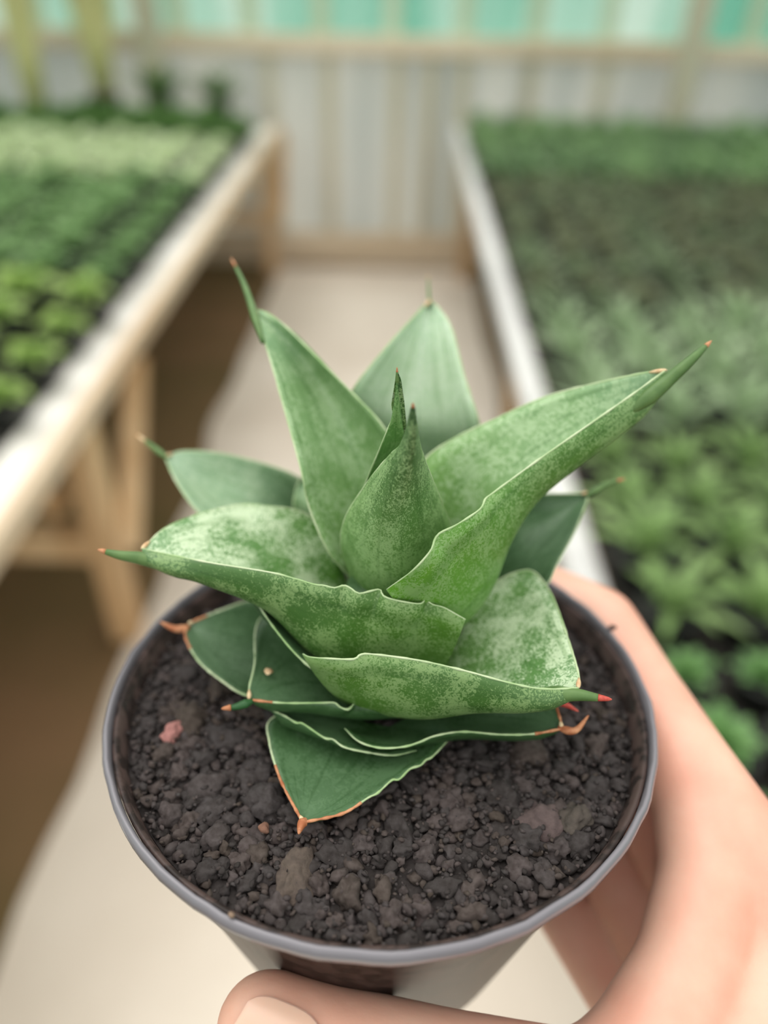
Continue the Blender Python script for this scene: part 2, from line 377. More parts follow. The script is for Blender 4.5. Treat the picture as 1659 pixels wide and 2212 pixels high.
prof = [(53.2, -3.6), (54.3, -3.4), (54.9, -2.6), (55.0, -1.2), (54.6, -0.35), (54.2, -0.05), (53.8, -0.3), (53.5, -1.2), (53.2, -3.6)]
ro = rim.lathe([(a*mm, b*mm) for a, b in prof], 128)
for i, v in enumerate(ro.v):
    x, y, z = v; a = math.atan2(y, x); rr = math.hypot(x, y)
    if rr > 0.0535 : # nicked outer edge
        k = 1+0.006*noise.noise(Vector((math.cos(a)*9, math.sin(a)*9, 0)))
        ro.v[i] = (x*k, y*k, z+0.0004*noise.noise(Vector((math.cos(a)*20, math.sin(a)*20, 4))))
ro.build('pot_rim', M['potrim'], potE, True)

# soil: base mound + chunks, one uncountable mass
def soil_mat():
    mt, t, p = newmat('dark_lava_grit')
    g = N(t, 'ShaderNodeNewGeometry'); tcn = N(t, 'ShaderNodeTexCoord')
    nz = N(t, 'ShaderNodeTexNoise', Scale=900, Detail=5); t.links.new(tcn.outputs['Object'], nz.inputs['Vector'])
    c = ramp(t, g.outputs['Random Per Island'], [(0, lin((60,55,54))), (0.4, lin((72,67,67))), (0.75, lin((86,77,76))), (1, lin((78,69,63)))])
    c2 = ramp(t, nz.outputs['Fac'], [(0.3, lin((190,184,180))), (0.7, (1,1,1,1))])
    t.links.new(mix(t, 1.0, c, c2, 'MULTIPLY'), p.inputs['Base Color']); p.inputs['Roughness'].default_value = 0.85
    p.inputs['Specular IOR Level'].default_value = 0.2
    b = N(t, 'ShaderNodeBump', Strength=0.6, Distance=0.0003); t.links.new(nz.outputs['Fac'], b.inputs['Height']); t.links.new(b.outputs[0], p.inputs['Normal'])
    return mt
M['soil'] = soil_mat()
bmi = bmesh.new(); bmesh.ops.create_icosphere(bmi, subdivisions=2, radius=1); ICO_V = [v.co.copy() for v in bmi.verts]; ICO_F = [tuple(v.index for v in f.verts) for f in bmi.faces]; bmi.free()
bmi = bmesh.new(); bmesh.ops.create_icosphere(bmi, subdivisions=3, radius=1); ICO3_V = [v.co.copy() for v in bmi.verts]; ICO3_F = [tuple(v.index for v in f.verts) for f in bmi.faces]; bmi.free()
bmi = bmesh.new(); bmesh.ops.create_icosphere(bmi, subdivisions=1, radius=1); ICO1_V = [v.co.copy() for v in bmi.verts]; ICO1_F = [tuple(v.index for v in f.verts) for f in bmi.faces]; bmi.free()
def chunk(v, f, c, s, rr, flat=0.75):
    V_, F_ = (ICO3_V, ICO3_F) if s > 0.0018 else (ICO_V, ICO_F) if s > 0.0008 else (ICO1_V, ICO1_F)
    o = Vector((rr.uniform(0, 99), rr.uniform(0, 99), 0)); i0 = len(v); rot = Matrix.Rotation(rr.uniform(0, 6.28), 3, 'Z') @ Matrix.Rotation(rr.uniform(0, 6.28), 3, 'X')
    sc = Vector((rr.uniform(.75, 1.3), rr.uniform(.7, 1.1), rr.uniform(.6, 1)))
    for q in V_:
        k = 1+0.6*noise.noise(q*1.1+o)+0.42*noise.noise(q*2.6+o)+0.26*noise.noise(q*5.5+o)
        w_ = Vector((q.x*sc.x, q.y*sc.y, q.z*sc.z))*k*s; w_ = rot @ w_; v.append(Vector((w_.x, w_.y, w_.z*flat))+c)
    f += [tuple(i0+j for j in g) for g in F_]
rs = random.Random(3); v = []; f = []; SZ = -5.5
# base
nr, na = 10, 48
for i in range(nr+1):
    for j in range(na):
        r_ = 51.2*i/nr; a = 6.2832*j/na; v.append(Vector((r_*math.cos(a), r_*math.sin(a), SZ-1.2+0.8*noise.noise(Vector((r_*math.cos(a)*.2, r_*math.sin(a)*.2, 0)))))*mm)
for i in range(nr):
    for j in range(na): j2 = (j+1) % na; f.append((i*na+j, (i+1)*na+j, (i+1)*na+j2, i*na+j2))
# the filled body below the surface
i0 = len(v)
for k, (r_, z_) in enumerate(((51.0, SZ-0.5), (49.0, -10.5), (44.0, -29.5), (37, -58), (33.2, -73.5))):
    for j in range(na): a = 6.2832*j/na; v.append(Vector((r_*math.cos(a), r_*math.sin(a), z_))*mm)
for k in range(4):
    for j in range(na): j2 = (j+1) % na; f.append((i0+k*na+j, i0+(k+1)*na+j, i0+(k+1)*na+j2, i0+k*na+j2))
cells = []
def place(rad_rng, n, tries, sep):
    for _ in range(n):
        for __ in range(tries):
            s = rs.uniform(*rad_rng); rr_ = (51.2-s*1.1)*math.sqrt(rs.random()); a = rs.uniform(0, 6.2832); x, y = rr_*math.cos(a), rr_*math.sin(a)
            if all((x-cx_)**2+(y-cy_)**2 > (sep*(s+cs))**2 for cx_, cy_, cs in cells): break
        else: continue
        cells.append((x, y, s)); chunk(v, f, Vector((x, y, SZ+rs.uniform(-0.9, 0.1)-0.12*s))*mm, s*mm, rs)
place((3.0, 4.6), 34, 40, 0.92); place((1.9, 2.9), 230, 40, 0.78); place((1.0, 1.8), 900, 30, 0.66)
for _ in range(4200):
    rr_ = 51*math.sqrt(rs.random()); a = rs.uniform(0, 6.2832); s = rs.uniform(0.25, 0.75)
    chunk(v, f, Vector((rr_*math.cos(a), rr_*math.sin(a), SZ+rs.uniform(-0.6, 1.0)))*mm, s*mm, rs)
so = mesh_obj('potting_grit', v, f, M['soil'], smooth=True); so.matrix_world = POT
tag(so, 'dark brown lava grit and soil crumbs filling the held pot', 'soil', None, 'stuff')
def pebble(px, py, s, col, label, z=SZ+0.6, flat=0.7, sd_=1):
    vv, ff = [], []; chunk(vv, ff, Vector((0, 0, 0)), s*mm, random.Random(sd_), flat)
    o = mesh_obj('pebble', vv, ff, noise_mat('pebble_stone', lin(col), lin(tuple(int(c*0.82) for c in col)), 700, 0.85, bump=0.3), smooth=True)
    o.matrix_world = POT @ Matrix.Translation(P3(px, py, z)); sub = o.modifiers.new('s', 'SUBSURF'); sub.levels = sub.render_levels = 1
    tag(o, label, 'pebble')
pebble(372, 1583, 2.3, (170,118,112), 'small pink pebble on the grit left of the succulent', sd_=4)
pebble(640, 1895, 3.4, (92,80,72), 'tan brown stone on the grit below the front leaf', z=SZ+0.0, sd_=15)
pebble(1165, 1775, 5.6, (92,78,76), 'largest purplish brown stone on grit near the right rim', z=SZ-1.4, flat=0.5, sd_=6)
pebble(1240, 1765, 3.4, (80,72,66), 'olive tan stone beside the largest brown stone', z=SZ+0.0, sd_=7)
pebble(570, 1790, 1.3, (128,92,76), 'tiny rusty crumb on the grit left of the front leaf tip', z=SZ+0.8, sd_=8)
pebble(500, 1976, 0.8, (140,116,98), 'tiny beige crumb resting on front left of pot rim', z=0.3, sd_=9)
pebble(1322, 1355, 0.9, (70,60,60), 'dark crumb sitting on the pot rim beside the index finger', z=0.3, sd_=10)

# ------------------------------------------------------------------ the succulent
def leaf_mat(name, face, mott, base, amount=0.5, fine=1300, young=0.45, tipc=None, tips=0.72):
    mt, t, p = newmat(name)
    tcn = N(t, 'ShaderNodeTexCoord'); uv = N(t, 'ShaderNodeSeparateXYZ'); t.links.new(tcn.outputs['UV'], uv.inputs[0])
    fn = N(t, 'ShaderNodeTexNoise', Scale=fine, Detail=3, Roughness=0.55, Distortion=1.6); t.links.new(tcn.outputs['Object'], fn.inputs['Vector'])
    bn = N(t, 'ShaderNodeTexNoise', Scale=150, Detail=4); t.links.new(tcn.outputs['Object'], bn.inputs['Vector'])
    # fine vermiculate mottling where the large blotches are light
    th = N(t, 'ShaderNodeMath', operation='MULTIPLY_ADD'); t.links.new(bn.outputs['Fac'], th.inputs[0]); th.inputs[1].default_value = 0.75; th.inputs[2].default_value = -0.375
    ad = N(t, 'ShaderNodeMath', operation='ADD'); t.links.new(fn.outputs['Fac'], ad.inputs[0]); t.links.new(th.outputs[0], ad.inputs[1])
    mo = ramp(t, ad.outputs[0], [(0.455, (0,0,0,1)), (0.555, (1,1,1,1))])
    am = N(t, 'ShaderNodeMath', operation='MULTIPLY'); t.links.new(mo, am.inputs[0]); am.inputs[1].default_value = amount
    # long dark streaks along the leaf
    mp = N(t, 'ShaderNodeMapping'); mp.inputs['Scale'].default_value = (13, 1.3, 1); t.links.new(tcn.outputs['UV'], mp.inputs[0])
    st = N(t, 'ShaderNodeTexNoise', Scale=1.6, Detail=2); t.links.new(mp.outputs[0], st.inputs['Vector'])
    stc = ramp(t, st.outputs['Fac'], [(0.34, (0.5, 0.62, 0.46, 1)), (0.47, (1,1,1,1))])
    along = ramp(t, uv.outputs['Y'], [(0.0, base), (young, face), (max(tips, young+0.01), face), (1.0, tipc or face)])
    c = mix(t, am.outputs[0], along, mott)
    c = mix(t, 0.55, c, mix(t, 1.0, c, stc, 'MULTIPLY'))
    t.links.new(c, p.inputs['Base Color']); p.inputs['Roughness'].default_value = 0.42; p.inputs['Specular IOR Level'].default_value = 0.45
    p.inputs['Subsurface Weight'].default_value = 0.12; p.inputs['Subsurface Radius'].default_value = (0.5, 0.8, 0.3); p.inputs['Subsurface Scale'].default_value = 0.0015
    b = N(t, 'ShaderNodeBump', Strength=0.15, Distance=0.0002); t.links.new(fn.outputs['Fac'], b.inputs['Height']); t.links.new(b.outputs[0], p.inputs['Normal'])
    return mt
LM = dict(
 up=leaf_mat('young_leaf_face', lin((124,158,106)), lin((176,200,158)), lin((106,150,62)), 0.6, 800, 0.55, lin((136,168,132))),
 up_o=leaf_mat('young_leaf_underside', lin((78,120,50)), lin((148,178,120)), lin((94,148,36)), 0.6, 1500, 0.55, lin((84,118,70))),
 F=leaf_mat('mottled_leaf_face', lin((92,134,74)), lin((204,220,186)), lin((92,136,52)), 0.85, 1700, 0.6, lin((122,156,112))),
 F_o=leaf_mat('mottled_leaf_underside', lin((64,102,42)), lin((134,162,104)), lin((76,118,34)), 0.7, 1600, 0.5, lin((78,110,64))),
 core=leaf_mat('core_leaf_face', lin((92,138,68)), lin((140,174,112)), lin((104,150,60)), 0.5, 1500, 0.6, lin((58,98,50))),
 core_o=leaf_mat('core_leaf_underside', lin((90,128,64)), lin((158,186,130)), lin((122,158,84)), 0.62, 1900, 0.45, lin((34,68,30)), 0.48),
 back=leaf_mat('pale_back_leaf_face', lin((182,204,174)), lin((212,224,204)), lin((144,180,130)), 0.45, 700, 0.6, lin((166,192,164))),  # pale leaf, lightened further in colour for sky sheen and light shining through
 hb=leaf_mat('grey_green_leaf_face', lin((134,164,128)), lin((178,198,166)), lin((64,100,54)), 0.45, 700, 0.5, lin((140,166,138))),
 low=leaf_mat('old_leaf_face', lin((78,108,74)), lin((104,134,98)), lin((44,78,34)), 0.35, 900, 0.8, lin((92,122,90))),  # low leaves: darker base is old-leaf green plus modest contact shade put in colour
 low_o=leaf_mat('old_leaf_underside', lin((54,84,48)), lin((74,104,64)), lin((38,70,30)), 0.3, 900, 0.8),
)
OUT = dict(up='up_o', F='F_o', core='core_o', back='low_o', hb='low_o', low='low_o')
M['margin'] = noise_mat('cream_leaf_margin', lin((204,214,178)), lin((150,180,122)), 110, 0.45)
M['rust'] = noise_mat('rust_dry_tissue', lin((162,96,62)), lin((204,146,108)), 500, 0.6)
M['red'] = noise_mat('red_spine_point', lin((164,44,40)), lin((196,90,76)), 900, 0.4)
M['spine'] = noise_mat('green_leaf_spine', lin((94,122,70)), lin((78,108,58)), 300, 0.4)
M['spine_d'] = noise_mat('dark_green_leaf_spine', lin((48,90,50)), lin((38,78,42)), 300, 0.35)
M['straw'] = noise_mat('straw_dry_tissue', lin((222,198,160)), lin((196,150,110)), 500, 0.6)
def catmull(pts, n):
    pts = [Vector(p) for p in pts]
    if len(pts) == 2: return [pts[0].lerp(pts[1], i/(n-1)) for i in range(n)]
    ext = [pts[0]*2-pts[1]]+pts+[pts[-1]*2-pts[-2]]; d = []
    for i in range(1, len(ext)-2):
        p0, p1, p2, p3 = ext[i-1:i+3]
        for k in range(16):
            t = k/16; d.append(0.5*((2*p1)+(p2-p0)*t+(2*p0-5*p1+4*p2-p3)*t*t+(3*p1-p0-3*p2+p3)*t**3))
    d.append(pts[-1]); L_ = [0]
    for a, b in zip(d, d[1:]): L_.append(L_[-1]+(b-a).length)
    out = []; j = 0
    for i in range(n):
        s = L_[-1]*i/(n-1)
        while j < len(L_)-2 and L_[j+1] < s: j += 1
        q = (s-L_[j])/max(1e-9, L_[j+1]-L_[j]); out.append(d[j].lerp(d[j+1], min(1, max(0, q))))
    return out
succ = empty('succulent', POT @ Matrix.Translation((0, 0, SZ*mm)))
tag(succ, 'green mottled rosette succulent with stiff spine tipped channelled leaves growing in the held pot', 'succulent')
SOFF = Vector((0, 0, -SZ*mm))
DZ = [0.0]
def pts3(l):
    # fill missing z by interpolation
    z = [p[2] if len(p) > 2 else None for p in l]
    for i, q in enumerate(z):
        if q is None:
            a = max(k for k in range(i) if z[k] is not None); b = min(k for k in range(i, len(l)) if len(l[k]) > 2)
            z[i] = z[a]+(l[b][2]-z[a])*(i-a)/(b-a)
    return [P3(p[0], p[1], zz+DZ[0])+SOFF for p, zz in zip(l, z)]
def leaf(L, Mi, Rr, mat, spine=None, sr=1.3, spine_mat='spine', tip='rust', tiplen=0.22, thick=2.0, mar=0.32, rust=(0, 0), k=2.0, n=90, out=1, node='straw', ntip=1.0, fade=0, lab=None):
    A, B, C_ = catmull(pts3(L), n), catmull(pts3(Mi), n), catmull(pts3(Rr), n); ns = 24
    def smth(c):
        c = [p.copy() for p in c]
        for _ in range(60): c = [c[0]]+[c[i]*0.5+(c[i-1]+c[i+1])*0.25 for i in range(1, len(c)-1)]+[c[-1]]
        return c
    SA, SC = smth(A), smth(C_)
    top = []; v = []; f = []; uvs = []
    for i in range(n):
        row = []
        for j in range(ns+1):
            s = -1+2*j/ns; row.append(B[i]+(SC[i]-SA[i])*0.5*s+((SA[i]+SC[i])*0.5-B[i])*abs(s)**k+((C_[i]-SC[i]) if s > 0 else (A[i]-SA[i]))*abs(s)**7)
        top.append(row)
    W = ns+1
    for i in range(n):
        for j in range(W): v.append(top[i][j]); uvs.append((j/ns, i/(n-1)))
    nrm = []
    for i in range(n):
        for j in range(W):
            a = top[min(i+1, n-1)][j]-top[max(i-1, 0)][j]; b = top[i][min(j+1, ns)]-top[i][max(j-1, 0)]
            q = a.cross(b)
            if q.length < 1e-12: q = nrm[-W] if len(nrm) >= W else Vector((0, 0, 1))
            q = q.normalized()
            if nrm and i and q.dot(nrm[(i-1)*W+j]) < 0: q = -q
            nrm.append(q)
    # back side is the side towards which the keel bulges
    i = n//2; bul = B[i]-(A[i]+C_[i])*0.5
    sgn = 1 if nrm[i*W+ns//2].dot(bul) > 0 else -1
    for i in range(n):
        tt = i/(n-1)
        for j in range(W):
            s = -1+2*j/ns; th = (0.25+thick*(1-s*s)**0.8*min(1, 0.55+tt*0.6)*min(1, (1-tt)*6+0.35))*mm
            wd = (C_[i]-A[i]).length; th = min(th, wd*0.45+0.0002)
            v.append(v[i*W+j]+nrm[i*W+j]*sgn*th); uvs.append((j/ns, tt))
    o = n*W
    for i in range(n-1):
        for j in range(ns):
            a = i*W+j; f.append((a, a+1, a+W+1, a+W)); f.append((o+a, o+a+W, o+a+W+1, o+a+1))
        f.append((i*W, (i+1)*W, o+(i+1)*W, o+i*W)); f.append((i*W+ns, o+i*W+ns, o+(i+1)*W+ns, (i+1)*W+ns))
    ob = mesh_obj('leaf', v, f, [LM[mat], LM[OUT[mat]]], succ, True, uvs)
    for pi, pl in enumerate(ob.data.polygons): pl.material_index = 1 if min(f[pi]) >= o else 0
    bm = bmesh.new(); bm.from_mesh(ob.data); bmesh.ops.recalc_face_normals(bm, faces=bm.faces); bm.to_mesh(ob.data); bm.free()
    if lab: ob['label'] = lab
    if mar:
        for sd_, cv, rs_ in ((0, A, rust[0]), (1, C_, rust[1])):
            off = [cv[i]+nrm[i*W+(ns if sd_ else 0)]*sgn*0.12*mm for i in range(n)]
            cut = int(n*(1-rs_)) if rs_ else n
            rad = [mar*mm*0.72*(0.75+0.5*noise.noise(Vector((i*0.3, sd_*7, len(v)))))*min(1, 0.4+i/20)*(min(1, max(0.12, (1-i/n)/fade)) if fade else 1) for i in range(n)]
            MB().tube(off[:cut], rad[:cut], 8).build('leaf_margin', M['margin'], ob, True)
            if rs_:
                d_ = MB().tube(off[cut-1:], [r_*1.35 for r_ in rad[cut-1:]], 8).build('dry_edge', M['rust'], ob, True); d_['label'] = 'rusty dried stretch of leaf edge'
    if spine and node and not fade:
        MB().tube(A[-5:]+[A[-1]+(A[-1]-A[-3])*0.3], [0.1*mm, 0.3*mm, 0.42*mm, 0.45*mm, 0.34*mm, 0.1*mm], 8).build('dry_notch', M[node], ob, True)['label'] = 'pale dry notch where leaf edges meet'
    if spine:
        sp = catmull(pts3(spine), 22); rad = [sr*mm*((1-(i/21)**1.3)**0.85*0.86+0.14)*(min(1, 0.45+i*0.11)) for i in range(22)]
        cut = max(2, int(22*(1-tiplen)))
        MB().tube(sp[:cut+1], rad[:cut+1], 12).build('leaf_spine', M[spine_mat], ob, True)
        rt = [r_*ntip for r_ in rad[cut:]]; rt[-1] *= 0.4
        q = MB().tube(sp[cut:], rt, 10).build('spine_tip', M[tip], ob, True); q['label'] = 'dry pointed spine tip'
    return ob
# back leaf
leaf([(850,1150,14),(800,1010,26),(762,900,40),(762,845,48.5),(840,745,56.5),(895,685,59),(928,650,60)],
     [(890,1150,4),(890,1000,24),(890,920,36),(895,830,44.5),(912,730,53.5),(929,652,59.4)],
     [(980,1150,14),(1040,1000,30),(1034,915,42.5),(1003,815,50),(975,710,57),(950,668,59),(930,650,60)], 'back',
     [(929,662,59),(926,630,61),(925,592,63)], 0.45, 'spine', 'straw', lab='pale blurred leaf at the back')
# back left, back right
leaf([(700,1080,18),(645,1032,24),(580,1005,26),(480,980,28),(400,974,29),(358,985,29)],
     [(680,1150,8),(560,1090,18),(460,1045,23),(395,1008,27),(359,988,28.6)],
     [(640,1210,10),(500,1160,20),(432,1108,24),(400,1070,26),(372,1022,28),(358,985,29)], 'hb',
     [(362,990,29),(330,965,30),(292,936,31)], 0.85, 'spine', 'straw', tiplen=0.35)
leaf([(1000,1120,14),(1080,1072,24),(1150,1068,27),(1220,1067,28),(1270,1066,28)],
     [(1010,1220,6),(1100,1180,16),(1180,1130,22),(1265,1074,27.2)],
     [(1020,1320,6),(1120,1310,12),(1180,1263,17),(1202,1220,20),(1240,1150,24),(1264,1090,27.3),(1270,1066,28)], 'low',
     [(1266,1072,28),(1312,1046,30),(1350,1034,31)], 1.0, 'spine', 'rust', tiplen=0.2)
# small inner sheaths
leaf([(990,1160,18),(1050,1130,26),(1090,1142,28)], [(985,1240,8),(1045,1200,19),(1090,1150,27)], [(1005,1335,8),(1052,1275,15),(1083,1210,22),(1092,1145,28)], 'up', None, mar=0.3, thick=1)
leaf([(700,1180,14),(640,1110,22),(638,1060,26),(652,1030,29)], [(720,1190,8),(670,1110,22),(654,1034,28)], [(760,1200,14),(705,1100,26),(656,1030,29)], 'up', None, mar=0.3, thick=1)
# low leaves
DZ[0] = 2.0
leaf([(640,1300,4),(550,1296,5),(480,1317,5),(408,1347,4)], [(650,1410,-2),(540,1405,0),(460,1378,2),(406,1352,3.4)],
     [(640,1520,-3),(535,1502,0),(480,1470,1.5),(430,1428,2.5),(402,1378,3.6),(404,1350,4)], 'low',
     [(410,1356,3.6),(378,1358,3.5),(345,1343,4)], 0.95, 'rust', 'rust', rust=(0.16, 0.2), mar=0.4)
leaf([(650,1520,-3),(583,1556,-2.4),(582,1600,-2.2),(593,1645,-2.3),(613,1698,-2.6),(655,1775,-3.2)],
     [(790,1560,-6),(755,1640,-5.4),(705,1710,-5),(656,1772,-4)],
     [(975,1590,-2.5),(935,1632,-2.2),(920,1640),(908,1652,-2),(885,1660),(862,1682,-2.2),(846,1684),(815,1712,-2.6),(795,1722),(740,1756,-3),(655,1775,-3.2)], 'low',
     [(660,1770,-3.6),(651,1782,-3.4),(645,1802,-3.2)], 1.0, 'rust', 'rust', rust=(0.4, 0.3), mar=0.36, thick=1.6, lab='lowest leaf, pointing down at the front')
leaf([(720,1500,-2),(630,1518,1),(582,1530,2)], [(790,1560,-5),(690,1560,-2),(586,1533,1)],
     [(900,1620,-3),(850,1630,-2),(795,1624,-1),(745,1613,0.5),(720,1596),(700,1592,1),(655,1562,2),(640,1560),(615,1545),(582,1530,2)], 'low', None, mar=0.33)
DZ[0] = 0.5
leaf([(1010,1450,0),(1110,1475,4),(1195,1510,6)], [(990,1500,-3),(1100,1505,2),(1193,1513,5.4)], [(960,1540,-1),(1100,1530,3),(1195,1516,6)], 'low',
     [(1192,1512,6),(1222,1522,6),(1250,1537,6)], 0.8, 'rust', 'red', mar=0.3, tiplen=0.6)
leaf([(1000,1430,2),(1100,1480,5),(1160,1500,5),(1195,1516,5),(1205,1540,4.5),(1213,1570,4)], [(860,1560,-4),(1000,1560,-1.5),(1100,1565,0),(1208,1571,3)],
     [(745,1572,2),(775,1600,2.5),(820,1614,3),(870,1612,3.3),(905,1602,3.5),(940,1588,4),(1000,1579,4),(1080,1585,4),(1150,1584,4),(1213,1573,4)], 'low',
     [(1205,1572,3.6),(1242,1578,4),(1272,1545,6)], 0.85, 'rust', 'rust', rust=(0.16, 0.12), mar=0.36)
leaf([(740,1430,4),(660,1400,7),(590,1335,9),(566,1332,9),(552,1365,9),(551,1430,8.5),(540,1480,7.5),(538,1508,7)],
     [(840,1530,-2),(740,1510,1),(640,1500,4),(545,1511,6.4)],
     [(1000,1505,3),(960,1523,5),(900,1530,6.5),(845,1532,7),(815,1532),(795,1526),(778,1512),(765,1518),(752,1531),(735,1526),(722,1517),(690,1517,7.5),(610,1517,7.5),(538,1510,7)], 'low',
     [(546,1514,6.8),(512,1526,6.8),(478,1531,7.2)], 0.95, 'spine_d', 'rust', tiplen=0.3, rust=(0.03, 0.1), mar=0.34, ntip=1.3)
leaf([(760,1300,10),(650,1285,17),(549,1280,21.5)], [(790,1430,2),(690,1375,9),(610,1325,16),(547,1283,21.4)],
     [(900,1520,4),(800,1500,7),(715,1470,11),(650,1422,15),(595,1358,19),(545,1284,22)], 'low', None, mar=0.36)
DZ[0] = 0.0
# upper leaves
leaf([(800,1330,8),(765,1258,18),(710,1190,27),(667,1090,36),(650,1010,43),(600,830,54),(572,735,60),(552,672,64)],
     [(850,1230,10),(800,1100,26),(745,960,39),(680,830,49.5),(610,735,58.3),(551,678,63.3)],
     [(930,1180,18),(900,1050,34),(830,927,46),(770,860,50.5),(700,790,55.5),(615,705,61.5),(575,675,63.5),(556,670,64)], 'up',
     [(568,740,60),(552,688,63),(528,616,67),(499,557,70)], 1.0, 'spine', 'rust', tiplen=0.16, mar=0.34)
leaf([(745,1190,26),(785,1060,41),(822,968,51),(844,908,56.2),(853,850,61.3),(857,806,65)], [(860,1160,22),(862,1040,39),(863,960,50),(860,900,57),(859,850,61.5),(858,806,65)], [(950,1130,18),(935,1060,35),(895,990,46),(877,955,50.5),(868,890,57),(860,806,65)], 'core',
     [(858,830,63),(858,812,64.5),(857.5,793,66)], 0.42, 'spine', 'rust', fade=0.45, tiplen=0.3, mar=0.26, thick=1.2)
leaf([(815,1350,4),(765,1270,15),(740,1190,27),(745,1125,36),(790,1050,44.5),(842,985,52.5),(866,962,55.8),(880,925,60),(890,882,65.3)],
     [(868,1360,12),(856,1270,26),(852,1180,37),(860,1080,47.5),(877,1005,54.8),(888,960,59),(892,925,62.3),(892,880,65.8)],
     [(960,1340,3),(985,1250,14),(975,1150,31),(953,1087,39.5),(928,1025,47.5),(909,972,54.8),(901,930,59.5),(893.5,882,65.3)], 'core',
     [(891.5,900,64),(892,886,65.2),(892,870,66.6)], 0.55, 'spine_d', 'rust', fade=0.3, tiplen=0.6, mar=0.36, thick=0.25, lab='central leaf still rolled into a cone')
leaf([(900,1120,28),(905,1040,36),(920,990,40),(985,945,44),(1080,900,48),(1180,856,52.5),(1300,825,57),(1380,808,59.5),(1436,800,61)],
     [(960,1370,8),(1040,1270,19),(1088,1150,31),(1145,1060,38.5),(1225,990,44.5),(1330,915,51),(1400,858,56),(1436,818,59.4)],
     [(835,1272,31),(890,1232,37),(928,1190,40.5),(938,1165),(950,1150,42.5),(985,1133,43),(1035,1100,43.5),(1047,1078),(1062,1066,44),(1100,1038,45),(1180,980,49),(1350,862,57),(1436,800,61)], 'up',
     [(1350,893,54),(1400,858,57),(1443,822,59.7),(1490,780,63),(1537,736,65.5)], 1.75, 'spine', 'rust', tiplen=0.12, mar=0.34, lab='large leaf sweeping up to the right')
leaf([(1000,1345,10),(1040,1288,15),(1070,1258,17),(1110,1238,18.5),(1148,1233,19),(1178,1262,19),(1202,1310,19),(1230,1390,18.6),(1249,1455,18),(1249,1484,18)],
     [(830,1520,0),(950,1520,6),(1050,1506,10.5),(1150,1506,14.5),(1246,1496,17.3)],
     [(655,1411,19),(670,1418),(705,1421,21),(762,1423),(776,1415),(800,1412,21.5),(900,1425,21),(1000,1447,20.3),(1100,1474,19.4),(1170,1487,18.5),(1249,1486,18)], 'F',
     [(1170,1494,16),(1210,1499,16.8),(1250,1501,17.3),(1285,1506,17.6),(1322,1511,18)], 1.6, 'spine', 'red', tiplen=0.2, mar=0.36, lab='leaf reaching right with red spine tip')
leaf([(745,1240,14),(722,1175,22),(690,1130,26),(640,1102,28.5),(570,1092,30),(520,1089,30),(440,1106,30.5),(360,1138,31),(308,1184,31)],
     [(880,1470,-2),(770,1450,4),(676,1388,13),(578,1288,23),(442,1232,28),(360,1217,29.4),(310,1203,30.3)],
     [(1006,1337,24),(960,1312,26),(935,1305),(918,1295),(902,1303),(835,1290,29),(822,1273),(800,1276),(775,1281),(758,1270),(742,1264),(722,1269),(700,1264),(680,1262,31),(640,1250),(580,1235,32),(450,1214,32),(308,1186,31)], 'F',
     [(400,1226,28.3),(345,1214,29.2),(300,1205,30.2),(258,1199,31),(211,1187,32)], 1.85, 'spine', 'rust', tiplen=0.13, mar=0.3, lab='large left leaf with wavy near edge and heavily mottled face')
sc_ = mesh_obj('leaf_scar', *(lambda vv, ff: (chunk(vv, ff, P3(580, 1451, 8.2)+SOFF, 0.00085, random.Random(5), 0.5), (vv, ff))[1])([], []), M['straw'], succ, True); sc_['label'] = 'small tan scar on lower left leaf'
# short stem under the rosette
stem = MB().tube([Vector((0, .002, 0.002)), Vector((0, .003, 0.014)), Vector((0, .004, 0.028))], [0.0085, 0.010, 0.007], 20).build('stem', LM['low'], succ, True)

# ------------------------------------------------------------------ the hand
def skin_mat():
    mt, t, p = newmat('skin')
    tcn = N(t, 'ShaderNodeTexCoord')
    nz = N(t, 'ShaderNodeTexNoise', Scale=45, Detail=4); t.links.new(tcn.outputs['Object'], nz.inputs['Vector'])
    c = ramp(t, nz.outputs['Fac'], [(0.35, lin((224,160,138))), (0.65, lin((236,186,164)))])
    t.links.new(c, p.inputs['Base Color']); p.inputs['Roughness'].default_value = 0.5
    p.inputs['Subsurface Weight'].default_value = 0.2; p.inputs['Subsurface Radius'].default_value = (1.0, 0.35, 0.2); p.inputs['Subsurface Scale'].default_value = 0.003
    w_ = N(t, 'ShaderNodeTexNoise', Scale=700, Detail=3); t.links.new(tcn.outputs['Object'], w_.inputs['Vector'])
    b = N(t, 'ShaderNodeBump', Strength=0.12, Distance=0.0004); t.links.new(w_.outputs['Fac'], b.inputs['Height']); t.links.new(b.outputs[0], p.inputs['Normal'])
    return mt
M['skin'] = skin_mat()
mt, t_, p_ = newmat('fingernail_keratin'); p_.inputs['Base Color'].default_value = lin((240,190,168)); p_.inputs['Roughness'].default_value = 0.28
p_.inputs['Subsurface Weight'].default_value = 0.3; p_.inputs['Subsurface Radius'].default_value = (1, .4, .25); p_.inputs['Subsurface Scale'].default_value = 0.003
M['nail'] = mt
hv = MB()
def cap(a, ra, b, rb, n=12):
    """tapered capsule, mm"""
    a, b = Vector(a), Vector(b); L_ = (b-a).length; pts = []; rad = []
    d = (b-a)/L_
    for k in range(7): q = math.pi/2*(1-k/6); pts.append(a-d*ra*math.sin(q)); rad.append(max(0.05, ra*math.cos(q)))
    for k in range(1, 7): q = math.pi/2*(k/6); 
    for k in range(7): q = math.pi/2*(k/6); pts.append(b+d*rb*math.sin(q)); rad.append(max(0.05, rb*math.cos(q)))
    hv.tube([p*mm for p in pts], [r_*mm for r_ in rad], 20)
def chain(*js):
    for (a, ra), (b, rb) in zip(js, js[1:]): cap(a, ra, b, rb)
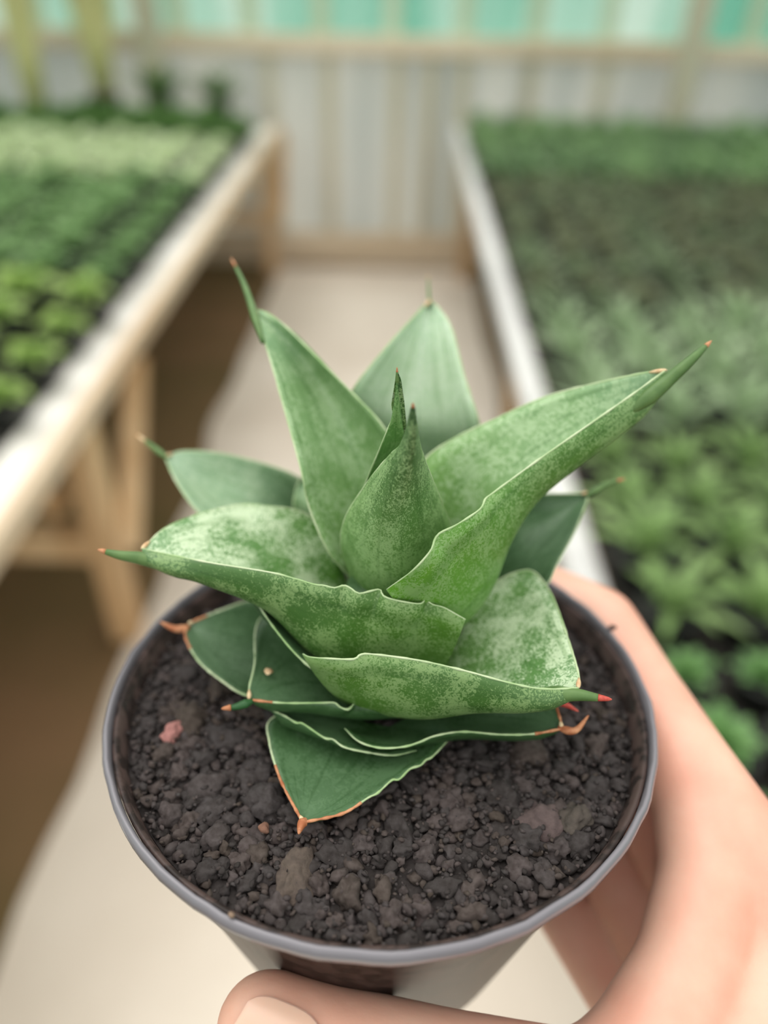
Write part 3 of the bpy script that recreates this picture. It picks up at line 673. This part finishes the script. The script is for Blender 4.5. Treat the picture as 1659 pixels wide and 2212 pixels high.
chain(((84,-40,-38),12.5), ((70,-18,-22),11), ((64,-6,-16.5),10.2), ((59.5,14,-14.5),9.3), ((54,33,-10.5),9), ((40,46,-11),8.2), ((18,57.5,-12),7.2))      # index
chain(((82,-38,-54),12), ((60,8,-35),9.6), ((42,38,-34),8.6), ((17,51,-34),7.6))                             # middle
chain(((78,-40,-68),12), ((54,4,-55),9.2), ((38,31,-55),8.2), ((14,45,-55),7.2))                              # ring
chain(((72,-44,-82),10.5), ((48,-4,-74),8.2), ((37,18,-74),7.2), ((24,34,-74),6.2))                             # little
chain(((88,-100,-78),18), ((62,-76,-58),14), ((38,-57.5,-42),11.4), ((14,-55,-38),10.2), ((-8,-52.5,-34.5),9.8), ((-18,-50.5,-32.5),9.2))   # thumb
WR = (112,-128,-104)
for q, rq in (((84,-40,-38),13), ((82,-38,-54),13), ((78,-40,-68),12.5), ((72,-44,-82),11)): cap(WR, 22, q, rq)
chain(((88,-100,-78),18), ((92,-72,-56),15), ((84,-40,-38),13))
chain((WR, 23), ((165,-200,-140), 27), ((230,-300,-190), 33))                                                  # forearm
# web between thumb and index
chain(((38,-57.5,-42),11), ((47,-51,-37),10), ((57,-40,-30.5),9.5), ((64.5,-25,-24),9.5), ((66,-10,-18),10))
chain(((58,-36,-42),8), ((66,-20,-35),8))
chain(((44,-62,-46),12), ((64,-56,-42),12), ((84,-40,-38),12))
chain(((58,-64,-46),12.5), ((68,-50,-39),12.5), ((77,-38,-34.5),12))
chain(((72,-66,-50),14), ((82,-50,-42),14))
chain(((60,-76,-58),14), ((76,-64,-50),14), ((84,-46,-42),13))
hand = hv.build('person', M['skin'], None, True); hand.matrix_world = POT
rm = hand.modifiers.new('remesh', 'REMESH'); rm.mode = 'VOXEL'; rm.voxel_size = 0.0011; rm.use_smooth_shade = True
sm = hand.modifiers.new('smooth', 'SMOOTH'); sm.iterations = 18; sm.factor = 0.6
tag(hand, "person's bare hand gripping the pot, thumb in front and index finger curled round behind", 'person')
# thumbnail
def nail(c, ax, nrm_, wid, ln, rad):
    c, ax, nrm_ = Vector(c), Vector(ax).normalized(), Vector(nrm_); nrm_ = (nrm_-ax*nrm_.dot(ax)).normalized(); sd = ax.cross(nrm_)
    v = []; f = []; n, m_ = 14, 14
    for lay in (0, 1):
        for i in range(n+1):
            for j in range(m_+1):
                s = -1+2*i/n; t = -1+2*j/m_
                # superellipse outline
                tt = math.copysign(abs(t), t); wlim = (1-abs(tt)**3.2)**(1/2.6) if abs(tt) < 1 else 0
                a = s*wlim*wid/rad/2*1.0
                p = c+ax*(tt*ln/2)+sd*(math.sin(a)*rad)+nrm_*(math.cos(a)*rad-rad+0.25-0.6*lay-0.5*tt*tt)
                v.append(p*mm)
    W = m_+1; o = (n+1)*W
    for i in range(n):
        for j in range(m_): a = i*W+j; f += [(a, a+W, a+W+1, a+1), (o+a, o+a+1, o+a+W+1, o+a+W)]
    return mesh_obj('fingernail', v, f, M['nail'], hand, True)
tn = Vector((-0.1, -0.62, 0.78)).normalized()
cth = Vector((-14,-51,-33)); nl = nail(cth+Vector((-1.0,0.3,0.2))+tn*9.9, (-33,10,4), tn, 13.5, 15, 9.5)
nl['label'] = 'pale thumbnail'
